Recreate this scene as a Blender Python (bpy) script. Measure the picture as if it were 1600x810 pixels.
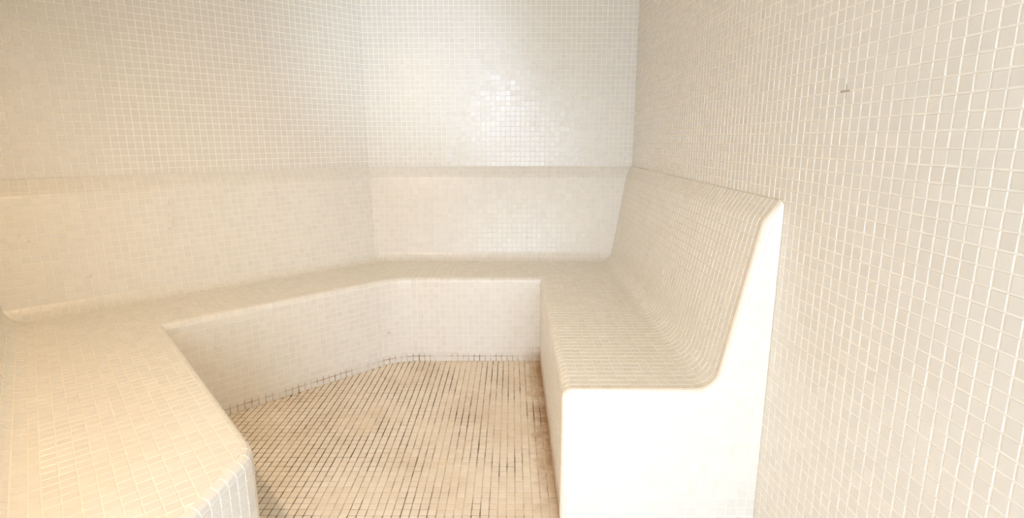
import bpy, math, random
from math import sin, cos, tan, pi, radians, hypot, atan2
from mathutils import Vector, Matrix

random.seed(7)
S = bpy.context.scene
for o in list(bpy.data.objects):
    bpy.data.objects.remove(o)
COL = S.collection

# ------------------------------------------------------------------ camera
F_PX, PITCH, EYE, PPY = 815.0, radians(10.9), 1.197, 374.0
cam = bpy.data.cameras.new('camera')
cam.sensor_width = 36.0
cam.lens = 36.0 * F_PX / 1600.0
cam.shift_y = -(405.0 - PPY) / 1600.0
cam.clip_start = 0.02
camo = bpy.data.objects.new('camera', cam)
camo.location = (0, 0, EYE)
camo.rotation_euler = (pi / 2 - PITCH, 0, 0)
COL.objects.link(camo)
S.camera = camo

# ------------------------------------------------------------------ light
S.view_settings.view_transform = 'Standard'
S.view_settings.look = 'None'
S.view_settings.gamma = 1.0
S.view_settings.use_curve_mapping = False
S.view_settings.exposure = 0.65
try:
    S.cycles.max_bounces = 12
    S.cycles.diffuse_bounces = 8
    S.cycles.glossy_bounces = 4
except Exception:
    pass
w = bpy.data.worlds.new('world')
S.world = w
w.use_nodes = True
w.node_tree.nodes['Background'].inputs['Color'].default_value = (1.0, 0.98, 0.95, 1)
w.node_tree.nodes['Background'].inputs['Strength'].default_value = 0.9


def area(name, loc, rot, sx, sy, power, col, spread=180):
    l = bpy.data.lights.new(name, 'AREA')
    l.shape = 'RECTANGLE'
    l.size, l.size_y, l.energy, l.color = sx, sy, power, col
    l.spread = radians(spread)
    o = bpy.data.objects.new(name, l)
    o.location, o.rotation_euler = loc, rot
    COL.objects.link(o)
    return o


# daylight through the doorway behind the camera
area('doorway_daylight', (0.10, -1.45, 0.92), (pi / 2, 0, 0), 1.3, 1.7, 38.0, (0.74, 0.965, 1.25))
# warm lamp high on the wall over the bench at the left
lp = bpy.data.lights.new('warm_wall_lamp', 'SPOT')
lp.spot_size, lp.spot_blend = radians(138), 0.8
lp.energy, lp.color, lp.shadow_soft_size = 37.0, (1.0, 0.73, 0.46), 0.03
lo = bpy.data.objects.new('warm_wall_lamp', lp)
lo.location = (-0.98, 0.72, 2.0)
lo.rotation_euler = Vector((-0.02, 0.38, -1.0)).to_track_quat('-Z', 'Y').to_euler()
COL.objects.link(lo)
# added fill spot, hung in mid-air to brighten a patch of the far wall
sp = bpy.data.lights.new('far_wall_fill', 'SPOT')
sp.energy, sp.color, sp.shadow_soft_size = 112.0, (0.77, 0.965, 1.21), 0.14
sp.spot_size, sp.spot_blend = radians(24), 1.0
so = bpy.data.objects.new('far_wall_fill', sp)
so.location = (0.2, -0.62, 1.55)
so.rotation_euler = (Vector((-0.60, 3.24, 1.70)) - so.location).to_track_quat('-Z', 'Y').to_euler()
COL.objects.link(so)


# ------------------------------------------------------------------ helpers
def project(p):
    x, y, z = p[0], p[1], p[2] - EYE
    zc = y * cos(PITCH) - z * sin(PITCH)
    yc = y * sin(PITCH) + z * cos(PITCH)
    if zc < 0.05:
        return None
    return (800 + F_PX * x / zc, PPY - F_PX * yc / zc)


def poly_area(q):
    return 0.5 * abs(sum(q[i][0] * q[(i + 1) % len(q)][1] - q[(i + 1) % len(q)][0] * q[i][1] for i in range(len(q))))


def clip_rect(poly, x0, x1, y0, y1):
    def cut(pts, ins, inter):
        out = []
        for i in range(len(pts)):
            a, b = pts[i - 1], pts[i]
            ia, ib = ins(a), ins(b)
            if ib:
                if not ia:
                    out.append(inter(a, b))
                out.append(b)
            elif ia:
                out.append(inter(a, b))
        return out

    def ix(c):
        return lambda a, b: (c, a[1] + (b[1] - a[1]) * (c - a[0]) / (b[0] - a[0]))

    def iy(c):
        return lambda a, b: (a[0] + (b[0] - a[0]) * (c - a[1]) / (b[1] - a[1]), c)
    for ins, inter in ((lambda p: p[0] >= x0, ix(x0)), (lambda p: p[0] <= x1, ix(x1)),
                       (lambda p: p[1] >= y0, iy(y0)), (lambda p: p[1] <= y1, iy(y1))):
        poly = cut(poly, ins, inter)
        if len(poly) < 3:
            return []
    out = []
    for p in poly:
        if not out or hypot(p[0] - out[-1][0], p[1] - out[-1][1]) > 1e-5:
            out.append(p)
    if len(out) > 1 and hypot(out[0][0] - out[-1][0], out[0][1] - out[-1][1]) < 1e-5:
        out.pop()
    return out


def fillet(pts, radii, n=5):
    """round the corners of an open 2D polyline"""
    out = [pts[0]]
    for i in range(1, len(pts) - 1):
        r = radii[i]
        p, a, b = Vector(pts[i]), Vector(pts[i - 1]), Vector(pts[i + 1])
        if r <= 0:
            out.append(tuple(p))
            continue
        da, db = (a - p).normalized(), (b - p).normalized()
        ang = da.angle(db)
        t = r / tan(ang / 2)
        c = p + (da + db).normalized() * (r / sin(ang / 2))
        s, e = p + da * t, p + db * t
        a0, a1 = atan2(s.y - c.y, s.x - c.x), atan2(e.y - c.y, e.x - c.x)
        d = (a1 - a0 + pi) % (2 * pi) - pi
        for k in range(n + 1):
            an = a0 + d * k / n
            out.append((c.x + r * cos(an), c.y + r * sin(an)))
    out.append(pts[-1])
    return out


def tag(o, label=None, cat=None, kind=None, group=None):
    for k, v in (('label', label), ('category', cat), ('kind', kind), ('group', group)):
        if v:
            o[k] = v
    return o


def mesh_obj(name, verts, faces, mat, parent=None, smooth=False):
    me = bpy.data.meshes.new(name)
    me.from_pydata([tuple(v) for v in verts], [], faces)
    me.update()
    me.materials.append(mat)
    if smooth:
        for p in me.polygons:
            p.use_smooth = True
    o = bpy.data.objects.new(name, me)
    COL.objects.link(o)
    if parent:
        o.parent = parent
    return o


# ------------------------------------------------------------------ materials
def base_mat(name, rough=0.4):
    m = bpy.data.materials.new(name)
    m.use_nodes = True
    nt = m.node_tree
    b = nt.nodes['Principled BSDF']
    b.inputs['Roughness'].default_value = rough
    return m, nt, b


def lin(c):
    return tuple(((v / 255) / 12.92 if v / 255 <= 0.04045 else ((v / 255 + 0.055) / 1.055) ** 2.4) for v in c) + (1,)


def noise(nt, scale, detail=3, vec=None, rough=0.55):
    n = nt.nodes.new('ShaderNodeTexNoise')
    n.inputs['Scale'].default_value = scale
    n.inputs['Detail'].default_value = detail
    n.inputs['Roughness'].default_value = rough
    if vec is not None:
        nt.links.new(vec, n.inputs['Vector'])
    return n


def ramp(nt, fac, stops):
    r = nt.nodes.new('ShaderNodeValToRGB')
    el = r.color_ramp.elements
    while len(el) > 1:
        el.remove(el[-1])
    el[0].position, el[0].color = stops[0]
    for p, c in stops[1:]:
        e = el.new(p)
        e.color = c
    nt.links.new(fac, r.inputs['Fac'])
    return r


def mixc(nt, fac, a, b, mode='MIX'):
    m = nt.nodes.new('ShaderNodeMix')
    m.data_type = 'RGBA'
    m.blend_type = mode
    for sock, v in ((m.inputs[0], fac), (m.inputs[6], a), (m.inputs[7], b)):
        if hasattr(v, 'is_output'):
            nt.links.new(v, sock)
        else:
            sock.default_value = v
    return m.outputs[2]


def math_n(nt, op, a, b=None, clamp=False):
    m = nt.nodes.new('ShaderNodeMath')
    m.operation = op
    m.use_clamp = clamp
    for s, v in ((m.inputs[0], a), (m.inputs[1], b)):
        if v is None:
            continue
        if hasattr(v, 'is_output'):
            nt.links.new(v, s)
        else:
            s.default_value = v
    return m.outputs[0]


def world_pos(nt):
    g = nt.nodes.new('ShaderNodeNewGeometry')
    return g.outputs['Position']


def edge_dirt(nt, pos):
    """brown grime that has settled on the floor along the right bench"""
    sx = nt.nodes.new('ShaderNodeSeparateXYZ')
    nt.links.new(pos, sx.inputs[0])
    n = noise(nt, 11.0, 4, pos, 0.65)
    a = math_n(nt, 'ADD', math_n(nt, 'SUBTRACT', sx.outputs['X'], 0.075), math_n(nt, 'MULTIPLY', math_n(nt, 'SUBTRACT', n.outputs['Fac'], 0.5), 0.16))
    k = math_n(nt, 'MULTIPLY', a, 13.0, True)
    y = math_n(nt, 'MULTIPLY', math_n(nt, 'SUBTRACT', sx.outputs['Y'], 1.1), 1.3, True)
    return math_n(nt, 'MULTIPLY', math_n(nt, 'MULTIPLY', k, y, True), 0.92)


def tile_material(name, c0, c1, rough, stain=None, stain_amt=0.0, spec=0.5, low_dirt=False):
    m, nt, b = base_mat(name, rough)
    b.inputs['Specular IOR Level'].default_value = spec
    at = nt.nodes.new('ShaderNodeAttribute')
    at.attribute_name = 'rnd'
    oi = nt.nodes.new('ShaderNodeObjectInfo')
    r = math_n(nt, 'FRACT', math_n(nt, 'ADD', at.outputs['Fac'], oi.outputs['Random']))
    pos = world_pos(nt)
    n = noise(nt, 9.0, 4, pos)
    f = math_n(nt, 'ADD', math_n(nt, 'MULTIPLY', r, 0.6), math_n(nt, 'MULTIPLY', n.outputs['Fac'], 0.4))
    col = ramp(nt, f, [(0.15, lin(c0)), (0.85, lin(c1))]).outputs['Color']
    if stain:
        n2 = noise(nt, 3.2, 5, pos, 0.6)
        sf = ramp(nt, n2.outputs['Fac'], [(0.45, (0, 0, 0, 1)), (0.72, (stain_amt,) * 3 + (1,))]).outputs['Color']
        col = mixc(nt, sf, col, lin(stain))
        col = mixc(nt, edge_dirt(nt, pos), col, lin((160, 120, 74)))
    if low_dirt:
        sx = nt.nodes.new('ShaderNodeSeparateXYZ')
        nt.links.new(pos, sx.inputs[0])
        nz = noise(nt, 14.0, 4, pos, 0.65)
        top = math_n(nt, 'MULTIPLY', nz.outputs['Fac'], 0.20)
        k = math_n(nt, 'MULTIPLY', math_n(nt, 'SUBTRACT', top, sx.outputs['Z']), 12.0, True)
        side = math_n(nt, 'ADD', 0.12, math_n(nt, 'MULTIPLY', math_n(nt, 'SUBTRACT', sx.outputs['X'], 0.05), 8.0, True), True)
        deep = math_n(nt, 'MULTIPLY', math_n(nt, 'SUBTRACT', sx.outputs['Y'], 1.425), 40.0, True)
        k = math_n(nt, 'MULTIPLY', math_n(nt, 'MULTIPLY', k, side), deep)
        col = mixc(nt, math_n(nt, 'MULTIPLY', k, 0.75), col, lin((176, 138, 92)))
    nt.links.new(col, b.inputs['Base Color'])
    n3 = noise(nt, 260.0, 2, pos)
    rr = math_n(nt, 'ADD', math_n(nt, 'MULTIPLY', n3.outputs['Fac'], 0.10), rough - 0.05)
    nt.links.new(rr, b.inputs['Roughness'])
    return m


def grout_material(name, base, light, dark, dark_lo, dark_hi, scale=5.0, stretch=(1, 1, 1), low_dirt=False, side_bias=0.0, chip=None):
    m, nt, b = base_mat(name, 0.75)
    b.inputs['Specular IOR Level'].default_value = 0.3
    pos = world_pos(nt)
    mp = nt.nodes.new('ShaderNodeMapping')
    mp.inputs['Scale'].default_value = stretch
    nt.links.new(pos, mp.inputs['Vector'])
    n = noise(nt, scale, 5, mp.outputs['Vector'], 0.65)
    n1 = noise(nt, 40.0, 3, pos)
    col = ramp(nt, n1.outputs['Fac'], [(0.3, lin(base)), (0.7, lin(light))]).outputs['Color']
    nf = n.outputs['Fac']
    if side_bias:
        s2 = nt.nodes.new('ShaderNodeSeparateXYZ')
        nt.links.new(pos, s2.inputs[0])
        nf = math_n(nt, 'SUBTRACT', nf, math_n(nt, 'MULTIPLY', math_n(nt, 'ADD', s2.outputs['X'], 0.35), side_bias))
    f = ramp(nt, nf, [(dark_lo, (0, 0, 0, 1)), (dark_hi, (1, 1, 1, 1))]).outputs['Color']
    if low_dirt:
        sx = nt.nodes.new('ShaderNodeSeparateXYZ')
        nt.links.new(pos, sx.inputs[0])
        zz = math_n(nt, 'SUBTRACT', 1.0, math_n(nt, 'MULTIPLY', math_n(nt, 'SUBTRACT', sx.outputs['Z'], 0.036), 60.0, True), True)
        zz = math_n(nt, 'MULTIPLY', zz, math_n(nt, 'ADD', math_n(nt, 'MULTIPLY', n.outputs['Fac'], 4.2), -1.6, True), True)
        f = mixc(nt, 1.0, f, zz, 'LIGHTEN')
    col = mixc(nt, f, col, lin(dark))
    if chip:
        vd = nt.nodes.new('ShaderNodeVectorMath')
        vd.operation = 'DISTANCE'
        nt.links.new(pos, vd.inputs[0])
        vd.inputs[1].default_value = chip
        k = math_n(nt, 'LESS_THAN', vd.outputs['Value'], 0.017)
        col = mixc(nt, math_n(nt, 'MULTIPLY', k, 0.6), col, lin((130, 106, 76)))
    nt.links.new(col, b.inputs['Base Color'])
    bp = nt.nodes.new('ShaderNodeBump')
    bp.inputs['Strength'].default_value = 0.15
    bp.inputs['Distance'].default_value = 0.001
    n4 = noise(nt, 500.0, 2, pos)
    nt.links.new(n4.outputs['Fac'], bp.inputs['Height'])
    nt.links.new(bp.outputs['Normal'], b.inputs['Normal'])
    return m


M_WT = tile_material('wall_tile_glaze', (223, 218, 209), (228, 223, 214), 0.25)
M_WG = grout_material('wall_grout', (241, 236, 226), (246, 242, 233), (205, 190, 160), 0.70, 0.85, chip=(0.74, 1.20, 1.30))
M_BT = tile_material('bench_tile_glaze', (225, 221, 213), (232, 228, 220), 0.30, low_dirt=True)
M_BG = grout_material('bench_grout', (236, 229, 217), (243, 237, 227), (150, 118, 78), 0.66, 0.80, 7.0, low_dirt=True)
M_FT = tile_material('floor_tile_glaze', (232, 219, 201), (240, 229, 213), 0.42, (203, 180, 148), 0.5)
M_FG = grout_material('floor_grout', (212, 194, 166), (224, 207, 182), (80, 54, 28), 0.40, 0.57, 6.0, (1.0, 0.45, 1.0), side_bias=0.16)
M_PL = base_mat('ceiling_plaster', 0.8)[0]
M_PL.node_tree.nodes['Principled BSDF'].inputs['Base Color'].default_value = lin((226, 212, 186))
M_TRIM = base_mat('door_frame_metal', 0.35)[0]
M_TRIM.node_tree.nodes['Principled BSDF'].inputs['Base Color'].default_value = lin((190, 188, 184))


# ------------------------------------------------------------------ tiles
TILE_H = 0.0014
RECT_MESH = {}


def rect_tile_mesh(w_, h_, mat):
    key = (round(w_, 4), round(h_, 4), mat.name)
    if key in RECT_MESH:
        return RECT_MESH[key]
    vs = []
    for ins, z in ((0.0, -0.0025), (0.0, TILE_H - 0.0007), (0.0009, TILE_H)):
        a, b = w_ / 2 - ins, h_ / 2 - ins
        vs += [(-a, -b, z), (a, -b, z), (a, b, z), (-a, b, z)]
    fs = [(8, 9, 10, 11), (3, 2, 1, 0)]
    for k in (0, 4):
        for i in range(4):
            j = (i + 1) % 4
            fs.append((k + i, k + j, k + 4 + j, k + 4 + i))
    me = bpy.data.meshes.new('tile')
    me.from_pydata(vs, [], fs)
    me.materials.append(mat)
    at = me.attributes.new('rnd', 'FLOAT', 'FACE')
    RECT_MESH[key] = me
    return me


class Field:
    """tiles of one surface: candidates are kept, then the largest in view become single objects"""

    def __init__(self, parent, mat, keep=300, mask=None, tilt=0.011, minpx=60):
        self.parent, self.mat, self.keep, self.mask, self.tilt, self.minpx = parent, mat, keep, mask, tilt, minpx
        self.items = []

    def score(self, pts, nrm):
        q = [project(p) for p in pts]
        if any(v is None for v in q):
            return 0
        c = sum((Vector(p) for p in pts), Vector()) / len(pts)
        if (Vector((0, 0, EYE)) - c).dot(nrm) <= 0:
            return 0
        mx, my = sum(v[0] for v in q) / len(q), sum(v[1] for v in q) / len(q)
        if not (0 <= mx <= 1600 and 0 <= my <= 810):
            return 0
        if self.mask and not self.mask(mx, my):
            return 0
        return poly_area(q)

    def flat(self, O, U, V, N, region, pu, pv, gu, gv, u0=0.0, v0=0.0):
        us = [p[0] for p in region]
        vs = [p[1] for p in region]
        i0, i1 = int(math.floor((min(us) - u0) / pu)), int(math.ceil((max(us) - u0) / pu))
        j0, j1 = int(math.floor((min(vs) - v0) / pv)), int(math.ceil((max(vs) - v0) / pv))
        for i in range(i0, i1):
            for j in range(j0, j1):
                ju, jv = random.gauss(0, 0.0003), random.gauss(0, 0.0003)
                a0, a1 = u0 + i * pu + gu / 2 + ju, u0 + (i + 1) * pu - gu / 2 + ju
                b0, b1 = v0 + j * pv + gv / 2 + jv, v0 + (j + 1) * pv - gv / 2 + jv
                q = clip_rect(region, a0, a1, b0, b1)
                if len(q) < 3 or poly_area(q) < 0.12 * pu * pv:
                    continue
                full = len(q) == 4 and abs(poly_area(q) - (a1 - a0) * (b1 - b0)) < 1e-7
                cu, cv = sum(p[0] for p in q) / len(q), sum(p[1] for p in q) / len(q)
                pts = [O + U * p[0] + V * p[1] for p in q]
                self.items.append(dict(kind='flat', full=full, pts=pts, N=N, U=U, V=V,
                                       c=O + U * cu + V * cv, size=(a1 - a0, b1 - b0), s=self.score(pts, N)))

    def grid(self, P, NR):
        """curved tile: P[r][c] base surface points (2 columns), NR normals"""
        corners = [P[0][0], P[0][-1], P[-1][-1], P[-1][0]]
        e = [(corners[i] - corners[i - 1]).length for i in range(4)]
        if min(max(e[0], e[2]), max(e[1], e[3])) < 0.007:
            return
        self.items.append(dict(kind='grid', P=P, NR=NR, s=self.score(corners, NR[len(NR) // 2][0])))

    def geo(self, it, verts, faces, rnd):
        b = len(verts)
        ta, tb, r = random.gauss(0, self.tilt), random.gauss(0, self.tilt), random.random()
        if it['kind'] == 'flat':
            n, N, c = len(it['pts']), it['N'], it['c']
            for p in it['pts']:
                verts.append(p - N * 0.001)
            for p in it['pts']:
                d = p - c
                L = max(d.length, 1e-4)
                q = p - d * min(0.3, 0.0011 / L)
                verts.append(q + N * (TILE_H + ta * d.dot(it['U']) + tb * d.dot(it['V'])))
            faces.append(tuple(b + n + k for k in range(n)))
            for k in range(n):
                l = (k + 1) % n
                faces.append((b + k, b + l, b + n + l, b + n + k))
            rnd += [r] * (n + 1)
        else:
            P, NR = it['P'], it['NR']
            R = len(P)
            loop = [(i, 0) for i in range(R)] + [(i, 1) for i in range(R - 1, -1, -1)]
            c = sum((P[i][k] for i, k in loop), Vector()) / len(loop)
            top, bot = {}, {}
            for i, k in loop:
                p, nn = P[i][k], NR[i][k]
                d = p - c
                bot[i, k] = len(verts)
                verts.append(p - nn * 0.001)
                top[i, k] = len(verts)
                h = TILE_H + (ta if k else -ta) * 0.012 + tb * 0.024 * (i / (R - 1) - 0.5)
                verts.append(p - d * 0.06 + nn * h)
            for i in range(R - 1):
                faces.append((top[i, 0], top[i, 1], top[i + 1, 1], top[i + 1, 0]))
                rnd.append(r)
            n = len(loop)
            for a in range(n):
                x, y = loop[a], loop[(a + 1) % n]
                faces.append((bot[y], bot[x], top[x], top[y]))
                rnd.append(r)

    def build(self, field_name='tile_field'):
        it = sorted(self.items, key=lambda d: -d['s'])
        singles = [d for d in it[:self.keep] if d['s'] >= self.minpx]
        rest = it[len(singles):]
        for d in singles:
            if d['kind'] == 'flat' and d['full']:
                o = bpy.data.objects.new('tile', rect_tile_mesh(d['size'][0], d['size'][1], self.mat))
                m = Matrix((d['U'], d['V'], d['N'])).transposed().to_4x4()
                m = m @ Matrix.Rotation(random.gauss(0, self.tilt), 4, 'X') @ Matrix.Rotation(random.gauss(0, self.tilt), 4, 'Y')
                m.translation = d['c']
                COL.objects.link(o)
                o.parent = self.parent
                o.matrix_local = m
            else:
                vs, fs, rn = [], [], []
                self.geo(d, vs, fs, rn)
                o = mesh_obj('tile', vs, fs, self.mat, self.parent)
        if rest:
            vs, fs, rn = [], [], []
            for d in rest:
                self.geo(d, vs, fs, rn)
            o = mesh_obj(field_name, vs, fs, self.mat, self.parent)
            at = o.data.attributes.new('rnd', 'FLOAT', 'FACE')
            at.data.foreach_set('value', rn)
            o['kind'] = 'stuff'


# ------------------------------------------------------------------ plan of the room
P_W = 0.030            # pitch of the wall and bench mosaic
P_F = 0.0285           # pitch of the floor mosaic
ZS, ZC, ZL = 0.468, 2.30, 1.03        # seat, ceiling, top of the ledge
X = Vector
WALL_X, WALL_Y, FRONT_Y = 0.74, 3.24, -0.60
A42 = radians(42.5)
UA = X((cos(A42), sin(A42)))          # along the angled bench
NA = X((-sin(A42), cos(A42)))         # from room to angled wall
UL = X((sin(A42), -cos(A42)))         # along the left bench, to the entrance
NL = X((-cos(A42), -sin(A42)))        # from room to left wall
R0, R1, B1 = X((0.153, 1.41)), X((0.153, 2.68)), X((-0.625, 2.68))
L1 = B1 - UA * 1.038
L2 = L1 + UL * ((-0.61 - L1.x) / UL.x)
L3 = X((-0.675, 0.37))
BD = 0.14                             # depth of the leaning back at its top
DEPTH_A, DEPTH_L = 0.585, 0.60         # seat front to wall


def isect(p, d, q, e):
    den = d.x * e.y - d.y * e.x
    t = ((q.x - p.x) * e.y - (q.y - p.y) * e.x) / den
    return p + d * t


def back_corners(off):
    """corners of the line parallel to the walls, off metres in front of them"""
    xr, yb = WALL_X - off, WALL_Y - off
    pa, pl = B1 + NA * (DEPTH_A - off), L1 + NL * (DEPTH_L - off)
    q1 = X((xr, yb))
    q2 = isect(X((0, yb)), X((1, 0)), pa, UA)
    q3 = isect(pa, UA, pl, UL)
    q4 = isect(pl, UL, X((-0.70, 0)), X((0, 1)))
    return [X((xr, R0.y)), q1, q2, q3, q4]


WC = back_corners(0.0)


def v3(p, z):
    return Vector((p.x, p.y, z))


# ------------------------------------------------------------------ structure
def wall_solid(name, a, b, z0, z1, out, mat, th=0.08):
    """upright slab, inner face from a to b, thickness along out"""
    vs = []
    for q in (a, b, b + out * th, a + out * th):
        vs += [v3(q, z0), v3(q, z1)]
    fs = [(0, 1, 3, 2), (2, 3, 5, 4), (4, 5, 7, 6), (6, 7, 1, 0), (1, 7, 5, 3), (0, 2, 4, 6)]
    o = mesh_obj(name, vs, fs, mat)
    o['kind'] = 'structure'
    return o


entry_left = X((-0.68, FRONT_Y))
wall_right = wall_solid('wall_right', X((WALL_X, FRONT_Y)), X((WALL_X, WALL_Y)), 0, ZC, X((1, 0)), M_WG)
tag(wall_right, 'cream mosaic tiled wall on the right')
wall_back = wall_solid('wall_back', WC[1], WC[2], 0, ZC, X((0, 1)), M_WG)
tag(wall_back, 'cream mosaic tiled wall facing the entrance')
wall_ang = wall_solid('wall_angled', WC[2], WC[3], 0, ZC, NA, M_WG)
tag(wall_ang, 'cream mosaic tiled wall set at an angle on the left')
wall_left = wall_solid('wall_left', WC[3], WC[4], 0, ZC, NL, M_WG)
wall_ent = wall_solid('wall_entrance', WC[4], entry_left, 0, ZC, X((-1, 0)), M_WG)
# front wall with the doorway behind the camera
D0, D1, DZ = -0.50, 0.64, 2.08
fw = []
ff = []
for (x0, x1, z0, z1) in ((-0.78, D0, 0, ZC), (D1, 0.82, 0, ZC), (D0, D1, DZ, ZC)):
    b = len(fw)
    for y in (FRONT_Y, FRONT_Y - 0.08):
        fw += [Vector((x0, y, z0)), Vector((x1, y, z0)), Vector((x1, y, z1)), Vector((x0, y, z1))]
    ff += [tuple(b + k for k in f) for f in ((3, 2, 1, 0), (4, 5, 6, 7), (0, 1, 5, 4), (1, 2, 6, 5), (2, 3, 7, 6), (3, 0, 4, 7))]
wall_front = mesh_obj('wall_front', fw, ff, M_WG)
wall_front['kind'] = 'structure'

outline = [X((WALL_X + 0.08, FRONT_Y - 0.08)), X((WALL_X + 0.08, WALL_Y + 0.08)), X((WC[2].x - 0.05, WALL_Y + 0.08)),
           WC[3] + (NA + NL) * 0.1, X((-0.80, WC[4].y - 0.1)), X((-0.80, FRONT_Y - 0.08))]


def slab(name, pts, z0, z1, mat):
    n = len(pts)
    vs = [v3(p, z0) for p in pts] + [v3(p, z1) for p in pts]
    fs = [tuple(range(n - 1, -1, -1)), tuple(range(n, 2 * n))]
    for i in range(n):
        j = (i + 1) % n
        fs.append((i, j, n + j, n + i))
    o = mesh_obj(name, vs, fs, mat)
    o['kind'] = 'structure'
    return o


ceiling = slab('ceiling', outline, ZC, ZC + 0.08, M_PL)
floor = slab('floor', outline, -0.08, 0.0, M_FG)
tag(floor, 'beige mosaic floor with dark grout')

# wall tiles
G_W = 0.0032
UZ = Vector((0, 0, 1))
f = Field(wall_right, M_WT, 300)
EPS = 0.002
f.flat(Vector((WALL_X, 0, 0)), Vector((0, -1, 0)), UZ, Vector((-1, 0, 0)),
       [(-WALL_Y + EPS, ZL), (-WALL_Y + EPS, ZC - EPS), (-FRONT_Y, ZC - EPS), (-FRONT_Y, EPS), (-R0.y + EPS, EPS), (-R0.y + EPS, ZL)][::-1],
       P_W, P_W, G_W, G_W, 0.004, 0.011)
f.build()


def wall_tiles(obj, a, b, nrm, z0, u0=0.0):
    d = (b - a)
    L = d.length
    d = d.normalized()
    f = Field(obj, M_WT, 300)
    f.flat(v3(a, 0), Vector((d.x, d.y, 0)), UZ, Vector((nrm.x, nrm.y, 0)),
           [(EPS, z0), (L - EPS, z0), (L - EPS, ZC - EPS), (EPS, ZC - EPS)], P_W, P_W, G_W, G_W, u0, 0.011)
    f.build()


wall_tiles(wall_back, WC[2], WC[1], X((0, -1)), ZL)
wall_tiles(wall_ang, WC[3], WC[2], -NA, ZL)
wall_tiles(wall_left, WC[4], WC[3], -NL, ZL)
wall_tiles(wall_ent, entry_left, WC[4], X((1, 0)), EPS)

# ------------------------------------------------------------------ bench
bench = bpy.data.objects.new('built_in_bench', None)
bench.location = (0, 0, 0)
COL.objects.link(bench)
tag(bench, 'cream mosaic tiled built-in bench with sloping back wrapping around three sides of the floor', 'bench')


class Seg:
    """one straight or round piece of a path; the bench lies on its right hand, offsets grow to the right"""

    def __init__(self, a, b, k0=0.0, k1=0.0, c=None, r=0.0, sgn=0, a0=0.0, a1=0.0):
        self.a, self.b, self.k0, self.k1, self.c, self.r, self.sgn, self.a0, self.a1 = a, b, k0, k1, c, r, sgn, a0, a1
        if c is None:
            self.L = (b - a).length
            self.d = (b - a).normalized()
            self.n = X((self.d.y, -self.d.x))
        else:
            self.L = abs(a1 - a0) * r

    def lim(self, d):
        return (-self.k0 * d, self.L + self.k1 * d) if self.c is None else (0.0, self.L)

    def at(self, s, d):
        if self.c is None:
            lo, hi = self.lim(d)
            s = min(max(s, lo), hi)
            return self.a + self.d * s + self.n * d, self.n
        an = self.a0 + (self.a1 - self.a0) * s / self.L
        e = X((cos(an), sin(an)))
        return self.c + e * (self.r + self.sgn * d), e * self.sgn


def make_path(pts, radii):
    """straight pieces with mitres, round pieces where a radius is given"""
    n = len(pts)
    dirs = [(pts[i + 1] - pts[i]).normalized() for i in range(n - 1)]
    segs = []
    start, k0 = pts[0], 0.0
    for i in range(n - 1):
        end, k1, arc = pts[i + 1], 0.0, None
        nk0 = 0.0
        if i < n - 2:
            d0, d1 = dirs[i], dirs[i + 1]
            cr = d0.x * d1.y - d0.y * d1.x
            turn = math.asin(max(-1, min(1, cr))) if d0.dot(d1) >= 0 else math.copysign(pi - math.asin(min(1, abs(cr))), cr)
            r = radii[i + 1]
            if r > 0:
                t = r * tan(abs(turn) / 2)
                s, e = pts[i + 1] - d0 * t, pts[i + 1] + d1 * t
                left = turn > 0
                c = s + (X((-d0.y, d0.x)) if left else X((d0.y, -d0.x))) * r
                a0 = atan2(s.y - c.y, s.x - c.x)
                arc = Seg(s, e, c=c, r=r, sgn=1 if left else -1, a0=a0, a1=a0 + turn)
                end = s
            else:
                k1 = tan(turn / 2)
                nk0 = k1
        segs.append(Seg(start, end, k0, k1))
        if arc:
            segs.append(arc)
            start = arc.b
        else:
            start = end
        k0 = nk0
    return segs


def prof_len(pr):
    out = [0.0]
    for i in range(1, len(pr)):
        out.append(out[-1] + hypot(pr[i][0] - pr[i - 1][0], pr[i][1] - pr[i - 1][1]))
    return out


def prof_at(pr, cum, v):
    v = min(max(v, 0.0), cum[-1])
    for i in range(1, len(pr)):
        if v <= cum[i] + 1e-9:
            t = (v - cum[i - 1]) / max(cum[i] - cum[i - 1], 1e-9)
            d, z = pr[i - 1][0] + (pr[i][0] - pr[i - 1][0]) * t, pr[i - 1][1] + (pr[i][1] - pr[i - 1][1]) * t
            return d, z, pr_norm(pr, i, t)
    return pr[-1][0], pr[-1][1], pr_norm(pr, len(pr) - 1, 1)


def seg_n(pr, i):
    dx, dz = pr[i][0] - pr[i - 1][0], pr[i][1] - pr[i - 1][1]
    L = hypot(dx, dz)
    return X((-dz / L, dx / L))        # to the left of travel: away from the masonry


def pr_norm(pr, i, t):
    n1 = seg_n(pr, i)
    if t < 0.5 and i > 1:
        n0 = seg_n(pr, i - 1)
        return (n0 * (0.5 - t) + n1 * (0.5 + t)).normalized() if n0.dot(n1) > 0.5 else n1
    if t > 0.5 and i < len(pr) - 1:
        n2 = seg_n(pr, i + 1)
        return (n2 * (t - 0.5) + n1 * (1.5 - t)).normalized() if n2.dot(n1) > 0.5 else n1
    return n1


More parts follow.
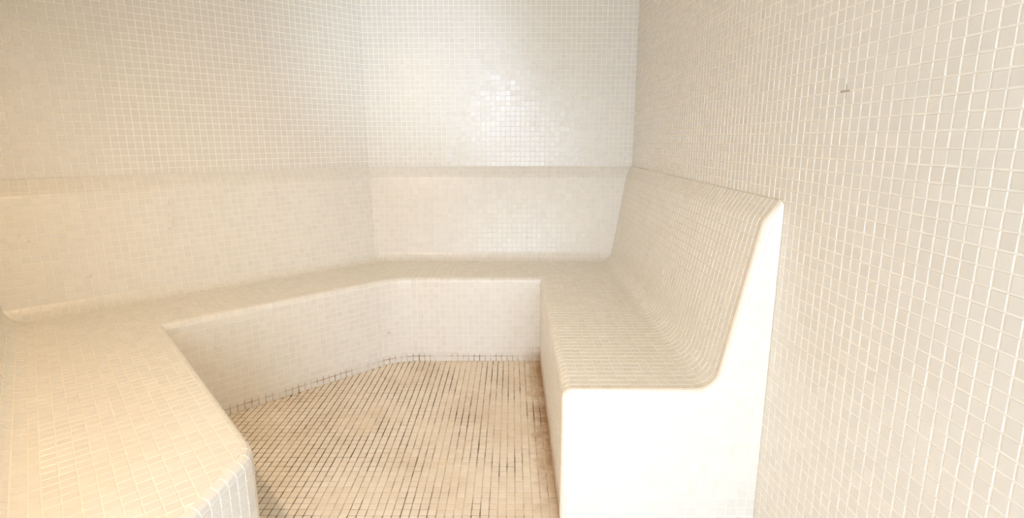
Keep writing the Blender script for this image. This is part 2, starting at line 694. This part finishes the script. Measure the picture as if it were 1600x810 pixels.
def sweep_shell(name, path, pr, mat, th=0.03):
    """masonry core of a swept piece, with thickness"""
    stations = []
    for sg in path:
        if sg.c is None:
            stations += [(sg, 'lo'), (sg, 'hi')]
        else:
            stations += [(sg, sg.L * k / 10) for k in range(1, 10)]
    vs, fs = [], []
    m = len(pr)
    for sg, s in stations:
        for (d, z) in pr:
            lo, hi = sg.lim(d)
            p, _ = sg.at(lo if s == 'lo' else hi if s == 'hi' else s, d)
            vs.append(v3(p, z))
    # inner side
    nn = [seg_n(pr, max(1, i)) for i in range(m)]
    base = len(vs)
    for sg, s in stations:
        for i, (d, z) in enumerate(pr):
            d2, z2 = min(d - nn[i].x * th, BD - 0.003), max(z - nn[i].y * th, 0.0)
            lo, hi = sg.lim(d2)
            p, _ = sg.at(lo if s == 'lo' else hi if s == 'hi' else s, d2)
            vs.append(v3(p, z2))
    K = len(stations)
    for k in range(K - 1):
        for i in range(m - 1):
            a, b_ = k * m + i, (k + 1) * m + i
            fs.append((a, b_, b_ + 1, a + 1)[::-1])
            fs.append((base + a, base + b_, base + b_ + 1, base + a + 1))
        for i in (0, m - 1):
            a, b_ = k * m + i, (k + 1) * m + i
            fs.append((a, base + a, base + b_, b_) if i else (a, b_, base + b_, base + a))
    for k in (0, K - 1):
        for i in range(m - 1):
            a = k * m + i
            fs.append((a, a + 1, base + a + 1, base + a))
    return mesh_obj(name, vs, fs, mat, bench)


def sweep_tiles(fld, path, pr, rows, gap, pitch=P_W):
    """rows: list of (v0, v1, subdivisions)"""
    cum = prof_len(pr)
    dmax = max(abs(p[0]) for p in pr)
    for sg in path:
        if sg.c is None:
            lo = min(0.0, sg.lim(dmax)[0], sg.lim(-dmax)[0])
            hi = max(sg.L, sg.lim(dmax)[1], sg.lim(-dmax)[1])
            i0, i1 = int(math.floor(lo / pitch)), int(math.ceil(hi / pitch))
            cols = [(i * pitch, (i + 1) * pitch) for i in range(i0, i1)]
        else:
            nc = max(1, round(sg.L / pitch))
            cols = [(sg.L * i / nc, sg.L * (i + 1) / nc) for i in range(nc)]
        for (s0, s1) in cols:
            for (va, vb, sub) in rows:
                ju = random.gauss(0, 0.0003)
                P, NR = [], []
                for k in range(sub + 1):
                    v = va + gap / 2 + (vb - va - gap) * k / sub
                    d, z, nv = prof_at(pr, cum, v)
                    prow, nrow = [], []
                    for s in (s0 + gap / 2 + ju, s1 - gap / 2 + ju):
                        if sg.c is None:
                            l0, l1 = sg.lim(d)
                            s = min(max(s, l0 + gap / 2), l1 - gap / 2)
                        p, n2 = sg.at(s, d)
                        prow.append(v3(p, z))
                        nrow.append(Vector((n2.x * nv.x, n2.y * nv.x, nv.y)).normalized())
                    P.append(prow)
                    NR.append(nrow)
                fld.grid(P, NR)


RE = 0.022                      # rounding of the seat edge
RC = 0.020                      # rounding of the end of the right bench
# profiles: (offset into the bench, height)
riser_pr = fillet([(0, 0), (0, ZS), (RE, ZS)], [0, RE - 1e-4, 0], 6)
lean_top = (0.098, 0.968)
corner = [(-0.12, ZS), (0.0, ZS), lean_top, (BD - 0.003, ZL)]
full_back = fillet(corner, [0, 0.07, 0.035, 0], 6)
back_pr = full_back[1:]         # starts where the cove leaves the seat
COVE = back_pr[0][0]

front_path = make_path([R0 + X((0, RC)), R1, B1, L1, L2, L3], [0, 0, 0.30, 0, 0.12, 0])
bc = back_corners(BD)
bc[0] = X((bc[0].x, R0.y + RC))
back_path = make_path(bc, [0] * 5)
back_path[-1].k1 = -NL.x / UL.x          # cut flush with the entrance wall

G_B = 0.0030
# riser
riser = sweep_shell('riser', front_path, riser_pr, M_BG)
cum = prof_len(riser_pr)
v_edge = ZS - RE
nrow = round(v_edge / P_W)
rows = [(v_edge * i / nrow, v_edge * (i + 1) / nrow, 1) for i in range(nrow)] + [(v_edge, cum[-1], 3)]
fr = Field(riser, M_BT, 300)
sweep_tiles(fr, front_path, riser_pr, rows, G_B)
fr.build()

# backrest
backrest = sweep_shell('backrest', back_path, back_pr, M_BG)
cum = prof_len(back_pr)
nrow = round(cum[-1] / P_W)
cov_end = cum[7] + 0.0
rows = []
for i in range(nrow):
    va, vb = cum[-1] * i / nrow, cum[-1] * (i + 1) / nrow
    curved = va < cov_end or vb > cum[-1] - 0.11
    rows.append((va, vb, 2 if curved else 1))


def not_hidden(mx, my):
    return True


fb = Field(backrest, M_BT, 300)
sweep_tiles(fb, back_path, back_pr, rows, G_B)
fb.build()

# seat: one masonry slab, four fields of tiles meeting on the mitres
def off_front(sg, d, n=8):
    if sg.c is None:
        lo, hi = sg.lim(d)
        return [sg.at(lo, d)[0], sg.at(hi, d)[0]]
    return [sg.at(sg.L * k / n, d)[0] for k in range(n + 1)]


fs_ = front_path                # right, back, arc, angled, left, arc, end
pr_, pb_, pa1, pang, plf, pa2, pend = [off_front(s, RE) for s in fs_]
bk = [p for sg in back_path for p in off_front(sg, COVE)]
bR0, bR1, bB0, bB1, bA0, bA1, bL0, bL1 = bk
half = len(pa1) // 2
seat_right = [pr_[0], pr_[1], bR1, bR0]
seat_back = [pb_[0], pb_[1]] + pa1[1:half + 1] + [bB1, bB0]
seat_ang = pa1[half:] + [pang[1], bA1, bA0]
seat_left = [plf[0], plf[1]] + pa2[1:] + [pend[1], bL1, bL0]
ring = pr_ + pb_[1:] + pa1[1:] + pang[1:] + plf[1:] + pa2[1:] + pend[1:] + [bL1, bL0, bA0, bB0, bR0]
vs = [v3(p, ZS) for p in ring] + [v3(p, ZS - 0.03) for p in ring]
n = len(ring)
sf = [tuple(range(n))[::-1], tuple(range(n, 2 * n))] + [(i, (i + 1) % n, n + (i + 1) % n, n + i) for i in range(n)]
seat = mesh_obj('seat', vs, sf, M_BG, bench)
fs2 = Field(seat, M_BT, 300)


def seat_field(poly, O, u):
    v = X((-u.y, u.x))
    reg = [((p - O).dot(u), (p - O).dot(v)) for p in poly]
    a = sum(reg[i][0] * reg[(i + 1) % len(reg)][1] - reg[(i + 1) % len(reg)][0] * reg[i][1] for i in range(len(reg)))
    if a < 0:
        reg = reg[::-1]
    fs2.flat(v3(O, ZS), Vector((u.x, u.y, 0)), Vector((v.x, v.y, 0)), UZ, reg, P_W, P_W, G_B, G_B)


seat_field(seat_right, pr_[0], X((0, 1)))
seat_field(seat_back, pb_[0], X((1, 0)))
seat_field(seat_ang, pang[0], UA)
seat_field(seat_left, plf[0], UL)
fs2.build()

# end of the right bench: upright face plus a rounded edge that follows the outline
xb = bc[0].x
prof = [(R0.x + d, z) for d, z in riser_pr] + [(xb + d, z) for d, z in full_back[1:]]
CX = WALL_X - 0.0004
prof[-1] = (CX, ZL)
pc = prof_len(prof)
nrm = []
for i in range(len(prof)):
    a = seg_n(prof, max(1, i))
    b_ = seg_n(prof, min(len(prof) - 1, i + 1))
    nrm.append((a + b_).normalized())
inset = [(p[0] - nrm[i].x * RC, max(p[1] - nrm[i].y * RC, 0)) for i, p in enumerate(prof)]
inset[-1] = (CX, inset[-1][1])
cap = inset + [(CX, 0)]
vs, ef = [], []
NT = 5
for k in range(NT):
    th = (pi / 2) * k / (NT - 1)
    for i, p in enumerate(prof):
        e = RC * (1 - sin(th))
        q = (p[0] - nrm[i].x * e, max(p[1] - nrm[i].y * e, 0))
        if i == len(prof) - 1:
            q = (CX, q[1])
        vs.append(Vector((q[0], R0.y + RC * (1 - cos(th)), q[1])))
m = len(prof)
for k in range(NT - 1):
    for i in range(m - 1):
        ef.append((k * m + i, k * m + i + 1, (k + 1) * m + i + 1, (k + 1) * m + i))
cb = len(vs)
vs.append(Vector((CX, R0.y, 0)))
ef.append(tuple(range(m)) + (cb,))
ef = [f_[::-1] for f_ in ef]
end_panel = mesh_obj('end_panel', vs, ef, M_BG, bench)
md = end_panel.modifiers.new('thickness', 'SOLIDIFY')
md.thickness = 0.006
md.offset = -1
fe = Field(end_panel, M_BT, 300)
reg = [(x - R0.x, z) for x, z in cap][::-1]
fe.flat(Vector((R0.x, R0.y, 0)), Vector((1, 0, 0)), UZ, Vector((0, -1, 0)), reg, P_W, P_W, G_B, G_B, RC, 0.0)


def prof_at2(v):
    v = min(max(v, 0), pc[-1])
    for i in range(1, len(prof)):
        if v <= pc[i] + 1e-9:
            t = (v - pc[i - 1]) / max(pc[i] - pc[i - 1], 1e-9)
            p = X(prof[i - 1]).lerp(X(prof[i]), t)
            return p, nrm[i - 1].lerp(nrm[i], t).normalized()


nt_ = round(pc[-1] / P_W)
for i in range(nt_):
    v0_, v1_ = pc[-1] * i / nt_ + G_B / 2, pc[-1] * (i + 1) / nt_ - G_B / 2
    P, NR = [], []
    for k in range(4):
        th = 0.06 + (pi / 2 - 0.12) * k / 3
        pw, nw = [], []
        for v in (v0_, v1_):
            p, n2 = prof_at2(v)
            e = RC * (1 - sin(th))
            pw.append(Vector((min(p.x - n2.x * e, CX - 0.002), R0.y + RC * (1 - cos(th)), max(p.y - n2.y * e, 0))))
            nw.append(Vector((n2.x * sin(th), -cos(th), n2.y * sin(th))))
        P.append(pw)
        NR.append(nw)
    fe.grid(P, NR)
fe.build()

# ------------------------------------------------------------------ floor tiles
FLOOR_VIEW = [(857, 575), (890, 812), (390, 812), (396, 715), (360, 640), (600, 566), (640, 565)]


def in_floor_view(mx, my):
    ins = False
    q = FLOOR_VIEW
    for i in range(len(q)):
        a, b_ = q[i], q[i - 1]
        if (a[1] > my) != (b_[1] > my) and mx < (b_[0] - a[0]) * (my - a[1]) / (b_[1] - a[1]) + a[0]:
            ins = not ins
    return ins


ff_ = Field(floor, M_FT, 300, in_floor_view, tilt=0.006, minpx=40)
fpts = []
for sg in front_path:
    fpts += off_front(sg, 0.0)
region = [X((WALL_X, FRONT_Y)), X((WALL_X, R0.y)), X((R0.x, R0.y))] + fpts + [entry_left]
reg = [(p.x, p.y) for p in region]
ff_.flat(Vector((0, 0, 0)), Vector((1, 0, 0)), Vector((0, 1, 0)), UZ, reg, P_F, P_F, 0.0028, 0.0021, 0.153, 0.004)
ff_.build()
